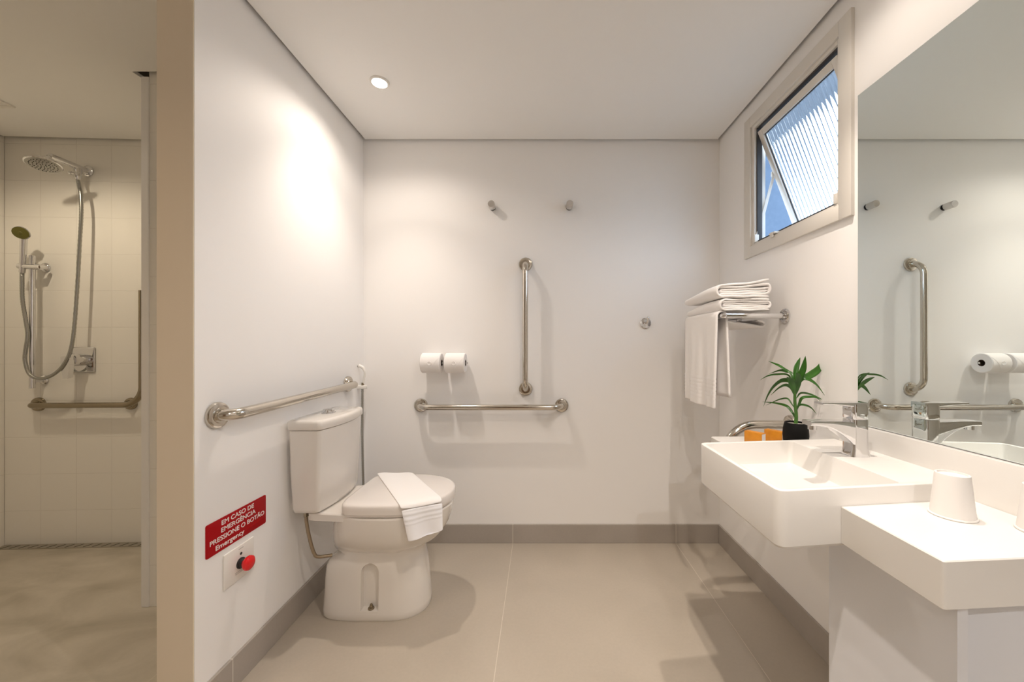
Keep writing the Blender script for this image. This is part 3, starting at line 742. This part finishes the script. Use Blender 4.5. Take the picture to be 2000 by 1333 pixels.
# faucet
FX, FY = 0.905, 1.082
t = worldthing('basin_faucet', 'chrome single-lever basin faucet on the basin deck', 'faucet', (FX, FY, ZS))
def rr_sec(cx, cy, hx, hy, z, r=0.008): return quad_ring([(cx-hx, cy-hy), (cx+hx, cy-hy), (cx+hx, cy+hy), (cx-hx, cy+hy)], r, z)
bm = bmesh.new()
loft(bm, [rr_sec(FX, FY, 0.027, 0.024, ZS, 0.010), rr_sec(FX, FY, 0.0265, 0.0235, ZS+0.004, 0.010), rr_sec(FX, FY, 0.0235, 0.022, ZS+0.02, 0.010), rr_sec(FX, FY, 0.0225, 0.022, ZS+0.06, 0.010),
          rr_sec(FX, FY, 0.023, 0.022, ZS+0.100, 0.010), rr_sec(FX, FY, 0.0225, 0.0215, ZS+0.104, 0.010)])
obj('faucet_body', bm, M['chrome'], t)
# spout: flat-topped, thick at the body and thinning towards the tip
bm = bmesh.new(); rings = []
for k in range(15):
    s = k/14; x = FX-0.012-0.128*s; zt = ZS+0.098+0.006*s*(1-s)+0.002*s; th = 0.060*(1-s)**2.4+0.0135
    hy = 0.0215-0.0025*s; r = min(0.005, th*0.35)
    c = [(-hy, zt-th), (hy, zt-th), (hy, zt), (-hy, zt)]
    rings.append([Vector((x, FY+p.x, p.y)) for p in quad_ring(c, r, 0, 4)])
loft(bm, rings); spt = obj('spout', bm, M['chrome'], t)
obj('aerator', L_([(0.011, -0.009), (0.011, 0.004)], 24, Matrix.Translation((FX-0.124, FY, ZS+0.083))), M['chrome'], spt)
bm = bmesh.new()
loft(bm, [rr_sec(FX, FY, 0.022, 0.0215, ZS+0.1055, 0.010), rr_sec(FX, FY, 0.0235, 0.022, ZS+0.108, 0.010), rr_sec(FX, FY, 0.0235, 0.022, ZS+0.138, 0.010), rr_sec(FX, FY, 0.022, 0.0205, ZS+0.148, 0.010)])
lever = obj('lever', bm, M['chrome'], t)
bm = bmesh.new(); rings = []
for k in range(9):
    s = k/8; x = FX+0.0225-0.128*s; zt = ZS+0.1525+0.000*s; th = 0.013*(1-s)**2+0.006; hy = 0.0205-0.003*s
    rings.append([Vector((x, FY+p.x, p.y)) for p in quad_ring([(-hy, zt-th), (hy, zt-th), (hy, zt), (-hy, zt)], 0.003, 0, 4)])
loft(bm, rings); obj('lever_handle', bm, M['chrome'], lever)

# paper cups
def cup(x, y, label):
    t = thing('paper_cup', label, 'cup', (x, y, ZN), 0, 'upturned paper cups')
    h = 0.088; rb, rt = 0.0340, 0.0262
    bm = bmesh.new()
    lathe(bm, [(rb-0.001, 0.004), (rt-0.0015, h-0.003), (rt-0.0015, h-0.004), (rt-0.004, h-0.004), (rt-0.0035, h), (rt, h+0.0), (rt+0.0004, h-0.001), (rb, 0.004)], 48, None, False)
    bmesh.ops.holes_fill(bm, edges=[e for e in bm.edges if e.is_boundary and all(v.co.z > h-0.0045 for v in e.verts)])
    obj('cup_wall', bm, M['cup'], t, angle=30)
    obj('cup_top', L_([(rt-0.003, h-0.0055), (rt-0.003, h-0.0035)], 40), M['cup'], t)
    obj('rolled_rim', ring_bm(V(0, 0, 0.0022), V(0, 0, 1), rb+0.0008, 0.0022), M['cup'], t)
    return t
c1 = cup(px(1860, 0, 0.785).x, 0.785, 'upside-down white paper cup beside the basin')
c2 = cup(0.953, 0.712, 'upside-down white paper cup cut off by the right edge of the picture')

# potted plant
PX, PY = px(1554, 0, 1.335).x, 1.335
t = worldthing('potted_plant', 'small lucky bamboo plant in a round black pot', 'plant', (PX, PY, ZN))
hh = 0.082
obj('pot', L_([(0.024, 0.0), (0.033, 0.002), (0.038, 0.018), (0.040, 0.038), (0.0385, 0.060), (0.035, hh-0.006), (0.0335, hh), (0.031, hh), (0.031, hh-0.010)], 40, Matrix.Translation((PX, PY, ZN))), M['pot'], t)
obj('pebbles', L_([(0.0305, hh-0.012), (0.0305, hh-0.006), (0.0, hh-0.003)], 24, Matrix.Translation((PX, PY, ZN))), M['soil'], t)
def cp(cx, cy, dy=0.0): return px(1400+cx/6.06, 680+cy/6.06, PY+dy)
base = V(PX, PY, ZN+hh-0.008)
obj('stem', T(smooth_path([base, cp(940, 800), cp(925, 650), cp(925, 480)], 8), lambda i, n: 0.0062-0.002*i/n, 12), M['stem'], t)
def leaf(pts, wid, dy=0.0, flat=0.5, peak=0.45):
    n = len(pts); P3 = []
    for i, (cx, cy) in enumerate(pts):
        s = i/(n-1); P3.append(cp(cx, cy, dy*s))
    P3 = smooth_path(P3, 7); m = len(P3); W_ = 0.86*wid/6.06*PY/F
    bm = bmesh.new(); prev = None
    for i, p in enumerate(P3):
        s = i/(m-1)
        w_ = W_*0.5*(0.16*(1-s)+0.84*math.sin(pi*min(1, max(0, (s**(math.log(0.5)/math.log(peak))))))**0.9) if s < 0.999 else 0.0003
        tt = (P3[min(i+1, m-1)]-P3[max(i-1, 0)]).normalized()
        side = tt.cross(Vector((0, 1, 0))).normalized()
        side = (side*cos(flat)+Vector((0, 1, 0))*sin(flat)).normalized()
        nn = tt.cross(side).normalized()
        row = [bm.verts.new(p-side*w_+nn*w_*0.25), bm.verts.new(p-side*w_*0.5+nn*w_*0.07), bm.verts.new(p), bm.verts.new(p+side*w_*0.5+nn*w_*0.07), bm.verts.new(p+side*w_+nn*w_*0.25)]
        if prev:
            for q in range(4): bm.faces.new((prev[q], prev[q+1], row[q+1], row[q]))
        prev = row
    o = obj('leaf', bm, M['leaf'], t, angle=180)
    sd = o.modifiers.new('solid', 'SOLIDIFY'); sd.thickness = 0.0006
leaf([(925, 520), (960, 380), (1020, 250), (1050, 95)], 92, -0.02, 0.3, 0.55)
leaf([(915, 480), (925, 330), (945, 220), (988, 112)], 75, 0.03, 0.4, 0.6)
leaf([(935, 500), (1000, 370), (1100, 325), (1200, 250), (1258, 135)], 108, 0.04, 0.35, 0.6)
leaf([(935, 480), (1000, 370), (1080, 372), (1180, 440), (1275, 562)], 62, -0.04, 0.5, 0.45)
leaf([(920, 480), (890, 320), (830, 280), (740, 265), (615, 308)], 50, 0.09, 0.4, 0.45)
leaf([(915, 460), (870, 300), (790, 245), (720, 200), (612, 158)], 42, 0.09, 0.4, 0.6)
leaf([(915, 480), (850, 325), (700, 312), (600, 330), (512, 380)], 30, 0.0, 0.3, 0.5)
leaf([(920, 520), (870, 400), (770, 380), (670, 450), (600, 560), (552, 692)], 74, 0.085, 0.45, 0.4)
leaf([(915, 560), (875, 470), (810, 435), (730, 470), (640, 558)], 55, 0.016, 0.6, 0.55)
leaf([(920, 720), (890, 670), (835, 600), (750, 605), (665, 640), (580, 680)], 26, 0.085, 0.3, 0.5)
leaf([(925, 830), (890, 760), (830, 690), (740, 660), (640, 645), (538, 640)], 40, 0.09, 0.4, 0.4)
leaf([(940, 740), (975, 660), (1010, 592), (1100, 580), (1180, 590), (1240, 645)], 40, -0.03, 0.5, 0.45)
leaf([(940, 600), (990, 537), (1090, 545), (1200, 590), (1312, 656)], 32, 0.03, 0.5, 0.45)
leaf([(940, 760), (975, 680), (1050, 680), (1120, 715), (1180, 785)], 34, 0.0, 0.5, 0.5)
leaf([(930, 560), (900, 440), (870, 380), (826, 345)], 100, -0.03, 0.5, 0.5)
leaf([(930, 560), (955, 430), (960, 340), (940, 290)], 90, -0.04, 0.3, 0.5)

# orange toiletry cartons
def carton(x, y, rot, w_, d_, h_, label):
    t = thing('toiletry_carton', label, 'box', (x, y, ZN), rot, 'orange toiletry cartons')
    obj('carton', B((-w_/2, -d_/2, 0), (w_/2, d_/2, h_), 0.0012, 2), M['orange'], t)
    obj('white_flap', B((w_/2+0.0002, -d_/2+0.002, 0.003), (w_/2+0.0012, d_/2-0.002, h_-0.003)), M['cup'], t)
    return t
carton(px(1474, 0, 1.36).x, 1.36, radians(-58), 0.062, 0.026, 0.043, 'orange toiletry carton, left one between basin and rail')
carton(px(1513, 0, 1.385).x, 1.385, radians(-58), 0.062, 0.026, 0.043, 'orange toiletry carton partly behind the black plant pot')

# ---------------------------------------------------------------- towel rack
RZ = 1.238; RX = 0.757; RY0, RY1 = 1.557, 1.925
t = worldthing('towel_rack', 'chrome wall rack on the right wall carrying white towels', 'towel rack', (XR, RY0, RZ))
bm = bmesh.new()
sweep(bm, fillet([(XR-0.006, RY0, RZ), (RX, RY0, RZ), (RX, RY1, RZ), (XR-0.006, RY1, RZ)], 0.010, 6), 0.0115, 18)
obj('outer_rail', bm, M['chrome'], t)
for y in (RY0, RY1): obj('flange', L_([(0.030, 0.0), (0.030, 0.006), (0.026, 0.010), (0.017, 0.0105), (0.0155, 0.014)], 32, axis_mx((XR, y, RZ), (-1, 0, 0))), M['chrome'], t)
for x in (0.82, 0.90): obj('cross_rod', T([(x, RY0, RZ+0.002), (x, RY1, RZ+0.002)], 0.006, 14), M['chrome'], t)

def folded_towel(name, label, x0, x1, y0, y1, z0, z1, seed, rise=0.0, loose=False):
    """bath towel folded in thirds: an outer wrap closed along the front, inner folds showing at the near end"""
    t = worldthing(name, label, 'towel', ((x0+x1)/2, (y0+y1)/2, z0), 'folded bath towels on the rack')
    rnd = random.Random(seed); H_ = z1-z0
    def wrap(xa, xb, za, zb, th, ph, open_right=True, rise_=0.0, amp=0.0012, n=18):
        """centreline: bottom sheet, round fold, top sheet"""
        R = (zb-za)/2; cl = []
        s0 = 1 if open_right else -1
        xs_ = [xb-(xb-xa-R)*k/n for k in range(n+1)] if open_right else [xa+(xb-xa-R)*k/n for k in range(n+1)]
        for x in xs_: cl.append((x, za+amp*sin(60*x+ph)))
        c = (xa+R) if open_right else (xb-R)
        for k in range(1, 12):
            an = pi*k/12; cl.append((c-s0*R*sin(an), za+R-R*cos(an)))
        for x in xs_[::-1]: cl.append((x, zb+amp*sin(45*x+ph*2)))
        out = []
        for x, z_ in cl:
            u = max(0, (x-x0)/(x1-x0)); v = (z_-z0)/H_
            out.append((x, z_+rise_*u*u*v))
        return out
    def sheet(cl, th, y0, y1, m=M['terry'], nm='folded_cloth'):
        n = len(cl); up = []; dn = []
        for i, (x, z_) in enumerate(cl):
            x_a, z_a = cl[max(i-1, 0)]; x_b, z_b = cl[min(i+1, n-1)]
            dx, dz = x_b-x_a, z_b-z_a; l = math.hypot(dx, dz) or 1; nx, nz = -dz/l, dx/l
            tap = 0.6 if i in (0, n-1) else 0.95 if i in (1, n-2) else 1
            up.append((x+nx*th/2*tap, z_+nz*th/2*tap)); dn.append((x-nx*th/2*tap, z_-nz*th/2*tap))
        prof = up+dn[::-1]; ys = [y0, y0+0.0025]+[y0+0.0025+(y1-y0-0.005)*k/10 for k in range(1, 10)]+[y1-0.0025, y1]
        rings = []
        for j, y in enumerate(ys):
            s = (y-y0)/(y1-y0); f = 0.45 if j in (0, len(ys)-1) else 0.0; ring = []
            for i, (x, z_) in enumerate(prof):
                ci = cl[i] if i < n else cl[2*n-1-i]; v = max(0, (z_-z0)/H_)
                ring.append(Vector((x+(ci[0]-x)*f, y+0.0025*sin(40*x+60*z_+seed), z_+(ci[1]-z_)*f-0.020*s*s*v+0.0018*sin(17*y+9*x+seed)*v)))
            rings.append(ring)
        bm = bmesh.new(); vr = loft(bm, rings, False, False)
        for r_ in (vr[0], vr[-1]):
            for i in range(n-1): bm.faces.new((r_[i], r_[i+1], r_[2*n-2-i], r_[2*n-1-i]))
        return obj(nm, bm, m, t, angle=70)
    th = H_/6*1.0
    sheet(wrap(x0+th/2, x1-0.012, z0+th/2, z1-th/2, th, seed, True, rise), th, y0, y1)
    sheet(wrap(x0+th*1.6, x1-th/2, z0+th*1.5, z1-th*1.5, th, seed+1, False, rise*0.8), th, y0+0.003, y1-0.004, nm='inner_fold')
    sheet(wrap(x0+th*2.4, x1-0.012, z0+th*2.5, z1-th*2.5, th*0.95, seed+2, True, rise*0.6), th*0.92, y0+0.006, y1-0.006, nm='inner_fold')
    if loose:
        sheet([(0.790, 1.2215), (0.83, 1.212), (0.88, 1.207), (0.93, 1.198), (0.949, 1.196), (0.958, 1.203), (0.957, 1.213), (0.945, 1.220), (0.925, 1.223)], 0.008, y0+0.045, y1-0.02, nm='loose_flap')
    return t
folded_towel('folded_towel', 'folded white bath towel, lower one of the stack on the rack', 0.742, 0.960, 1.560, 1.905, RZ+0.021, RZ+0.074, 3, 0.0, True)
folded_towel('folded_towel', 'folded white bath towel, upper one of the stack on the rack', 0.728, 0.957, 1.556, 1.900, RZ+0.076, RZ+0.131, 11, 0.026)
# hanging bath towel over the front rail
bm = bmesh.new(); rings = []
HY0, HY1 = 1.569, 1.905; nU = 40
def hang_profile(side_len_f, side_len_b):
    pts = []
    for k in range(26): s = k/25; pts.append(('f', s))
    return pts
def wave(y, s): return 0.008*sin((y-HY0)*34+0.6)*s+0.004*sin((y-HY0)*75+1.5)*s
cols = []
for j in range(nU+1):
    y = HY0+(HY1-HY0)*j/nU; col = []
    yy = lambda s, y=y: HY0+(y-HY0)*(1-0.0*s)-0.006*s
    zf = RZ-0.385-0.018*sin((y-HY0)*9)*0.4; zbk = RZ-0.34
    R = 0.0165
    for k in range(71):
        s = 1-k/70; z_ = RZ+(zf-RZ)*s
        rib = 0.0022 if 0.66 < s < 0.92 and int(s*70+0.5) % 3 == 0 else 0
        col.append(Vector((RX-R-0.004*s-wave(y, s)-rib, yy(s), z_)))
    for k in range(1, 8):
        an = pi-pi*k/8; col.append(Vector((RX+R*cos(an), y, RZ+R*sin(an)*0.95)))
    for k in range(20):
        s = k/19; z_ = RZ+(zbk-RZ)*s
        col.append(Vector((RX+R+0.010*s+wave(y+0.05, s)*0.8, yy(s)+0.004*s, z_)))
    cols.append(col)
vv = [[bm.verts.new(p) for p in c] for c in cols]
for a, b in zip(vv, vv[1:]):
    for i in range(len(a)-1): bm.faces.new((a[i], a[i+1], b[i+1], b[i]))
o = obj('hanging_towel', bm, M['terry'], angle=80)
sd = o.modifiers.new('solid', 'SOLIDIFY'); sd.thickness = 0.008; sd.offset = 1
tag(o, 'white bath towel hanging over the front rail of the rack', 'towel')

# ---------------------------------------------------------------- shower fittings (shower wall coordinates)
def sp(x, y, off=0.0):
    """point on the shower wall (or off metres in front of it) at pixel x, y"""
    d = Vector(((x-VX)/F, 1.0, -(y-VY)/F)); o = Vector((0, 0, CH))
    P0 = SA+SN*off
    tt = (P0-o).dot(SN)/d.dot(SN); return o+d*tt
# linear drain
t = worldthing('linear_drain', 'slotted metal linear drain along the foot of the shower wall', 'drain', (-2.4, 2.08, 0))
bm = bmesh.new()
a = SA+SN*0.004+SU*0.012; b = SB+SU*0.58+SN*0.004
def strip(a, b, w0, w1, z0, z1):
    return [[a+SN*w0+V(0, 0, z0), b+SN*w0+V(0, 0, z0), b+SN*w1+V(0, 0, z0), a+SN*w1+V(0, 0, z0)], [a+SN*w0+V(0, 0, z1), b+SN*w0+V(0, 0, z1), b+SN*w1+V(0, 0, z1), a+SN*w1+V(0, 0, z1)]]
loft(bm, strip(a, b, 0.0, 0.048, 0.0, 0.003)); grate = obj('drain_grate', bm, M['drain'], t, smooth=False)
Ld = (b-a).length; k = 0.02
while k < Ld-0.03:
    p = a+SU*k; q = p+SU*0.016
    pts = [p+SN*0.042, p+SN*0.042+SU*0.007, q+SN*0.010+SU*0.007, q+SN*0.010]
    bm = bmesh.new(); loft(bm, [[x+V(0, 0, 0.0031) for x in pts], [x+V(0, 0, 0.0034) for x in pts]]); k += 0.048
    obj('slot', bm, M['hole'], grate, smooth=False)

# rain shower head, arm and diverter
fl = sp(173, 335); armz = fl.z
t = worldthing('rain_shower', 'chrome round rain shower head on a wall arm with diverter', 'shower head', fl)
obj('flange', L_([(0.030, 0.0), (0.030, 0.006), (0.022, 0.011), (0.013, 0.012)], 32, axis_mx(fl, SN)), M['chrome'], t)
tip = fl+SN*0.175
obj('shower_arm', T([fl+SN*0.004, tip], 0.0145, 20), M['chrome'], t)
hc = V(px(85, 0, 1.925).x, 1.925, CH+(675-322)*1.925/F)
HM = Matrix.Translation(hc) @ Vector((0, 0, 1)).rotation_difference(Vector((-0.22, 0.20, 1)).normalized()).to_matrix().to_4x4()
obj('shower_joint', T(smooth_path([tip-SN*0.018+V(0, 0, -0.002), (tip-SN*0.012+hc+V(0, 0, 0.02))/2+V(0, 0, 0.004), hc+V(0, 0, 0.012)], 5), 0.010, 14), M['chrome'], t)
head = obj('head_disc', L_([(0.060, -0.004), (0.064, -0.001), (0.064, 0.003), (0.060, 0.006), (0.035, 0.010), (0.013, 0.014), (0.0, 0.014)], 48, HM), M['chrome'], t)
plate = obj('spray_plate', L_([(0.059, -0.0040), (0.057, -0.0052), (0.0, -0.0052)], 40, HM), M['face'], t)
for rr_, cnt in ((0.010, 6), (0.022, 12), (0.034, 18), (0.046, 24)):
    for k in range(cnt):
        a_ = 2*pi*k/cnt+rr_*10
        obj('nozzle', L_([(0.0022, -0.0050), (0.0018, -0.0068), (0.0, -0.0070)], 8, HM @ Matrix.Translation(V(rr_*cos(a_), rr_*sin(a_), 0))), M['nozzle'], plate)
dv = fl+SN*0.052
obj('diverter', L_([(0.016, 0.0), (0.016, -0.022), (0.0135, -0.024), (0.0135, -0.036), (0.015, -0.037), (0.015, -0.047), (0.009, -0.062)], 24, Matrix.Translation(dv+V(0, 0, -0.008))), M['chrome'], t)
obj('diverter_knob', L_([(0.007, 0.0), (0.007, 0.018), (0.010, 0.020), (0.010, 0.030), (0.0, 0.031)], 18, axis_mx(dv+V(-0.012, 0, -0.036), (-1, 0, 0.1))), M['chrome'], t)
# slide rail with hand shower
t = worldthing('shower_slide_rail', 'slim chrome slide rail with a sliding holder in the shower', 'shower rail', sp(87, 742))
ra = sp(63, 500, 0.060); rb_ = sp(62.5, 759, 0.060)
rb_ = V(ra.x, ra.y, rb_.z)
obj('rail', T([ra, rb_], 0.0115, 18), M['chrome'], t)
for (fx, fy) in ((90, 523), (87, 742)):
    c = sp(fx, fy); 
    obj('wall_mount', L_([(0.025, 0.0), (0.025, 0.006), (0.020, 0.012), (0.013, 0.016), (0.012, 0.045)], 24, axis_mx(c, SN)), M['chrome'], t)
sl = V(ra.x, ra.y, sp(62, 522, 0.060).z)
hold = sp(41, 521, 0.075); hold = V(hold.x, hold.y, sl.z+0.002)
obj('slider', T([sl+V(0.040, 0.004, 0), hold+V(-0.012, 0, 0)], 0.0145, 18), M['chrome'], t)
obj('slider_knob', T([sp(90, 523, 0.03), V(sl.x+0.035, sl.y, sl.z)], 0.011, 14), M['chrome'], t)
t = worldthing('hand_shower', 'chrome hand shower with an olive spray face and long metal hose', 'hand shower', hold)
faced = Vector((0.45, -1.0, -0.55)).normalized(); hcen = px(41, 455, hold.y-0.035)
hb = hold+V(0.001, 0.004, -0.035); ht = hcen-faced*0.022
obj('handle', T(smooth_path([hb, hb.lerp(ht, 0.5), ht.lerp(hb, 0.12), ht+faced*0.006], 6), lambda i, n: 0.0115+0.004*(i/n), 18), M['chrome'], t)
obj('spray_head', L_([(0.010, -0.030), (0.028, -0.012), (0.0345, -0.003), (0.0345, 0.001), (0.032, 0.003)], 36, axis_mx(hcen, faced)), M['chrome'], t)
obj('spray_face', L_([(0.031, 0.0031), (0.031, 0.0050), (0.008, 0.0058), (0.007, 0.0070), (0.0, 0.0070)], 36, axis_mx(hcen, faced)), M['olive'], t)
hpx = [(43, 545), (44, 585), (50, 625), (54, 655), (50, 685), (49, 705), (57, 730), (75, 740), (97, 736), (117, 722), (131, 702), (139, 680), (145, 640), (151, 560), (156, 470), (159, 415), (158, 380), (155, 366)]
pts = [hb+V(0, 0, 0.01)]
for i, (x, y) in enumerate(hpx):
    s = i/(len(hpx)-1); off = 0.075*(1-s)+0.054*s+0.02*sin(pi*s)
    pts.append(sp(x, y, off))
pts.append(dv+V(0, 0, -0.066))
obj('shower_hose', T(smooth_path(pts, 16), ribbed(0.0085), 12), M['hose'], t)
# mixer
c = sp(163, 703)
t = thing('shower_mixer', 'square chrome shower mixer plate with a single lever', 'mixer valve', c, SANG)
# local frame: x along the wall, -y into the room
obj('escutcheon', B((-0.066, -0.008, -0.070), (0.066, 0.0, 0.070), 0.004, 3), M['chrome'], t)
obj('valve_body', L_([(0.034, 0.008), (0.034, 0.045), (0.031, 0.058), (0.026, 0.060)], 36, axis_mx((0.0, 0, 0.0), (0, -1, 0))), M['chrome'], t)
bm = bmesh.new()
loft(bm, [[V(x, -0.060, z_) for x, z_ in ((-0.030, 0.022), (0.016, 0.026), (0.022, -0.004), (0.012, -0.095), (-0.020, -0.095), (-0.030, -0.01))], [V(x*0.95, -0.082, z_) for x, z_ in ((-0.030, 0.018), (0.016, 0.022), (0.022, -0.006), (0.010, -0.100), (-0.018, -0.100), (-0.030, -0.012))]])
obj('lever', bm, M['chrome'], t, angle=20)
# L shaped grab bar in the shower
fa = sp(77, 790); fb = sp(257, 787)
fb = V(fb.x, fb.y, fa.z)
t = worldthing('shower_grab_bar', 'L-shaped dark stainless grab bar low on the shower wall', 'grab bar', fa)
off = 0.050
ca = fa+SN*off; top_ = sp(281.0, 560, off)
corner = fb+SN*off+SU*0.106; up_ = V(corner.x, corner.y, 1.42)
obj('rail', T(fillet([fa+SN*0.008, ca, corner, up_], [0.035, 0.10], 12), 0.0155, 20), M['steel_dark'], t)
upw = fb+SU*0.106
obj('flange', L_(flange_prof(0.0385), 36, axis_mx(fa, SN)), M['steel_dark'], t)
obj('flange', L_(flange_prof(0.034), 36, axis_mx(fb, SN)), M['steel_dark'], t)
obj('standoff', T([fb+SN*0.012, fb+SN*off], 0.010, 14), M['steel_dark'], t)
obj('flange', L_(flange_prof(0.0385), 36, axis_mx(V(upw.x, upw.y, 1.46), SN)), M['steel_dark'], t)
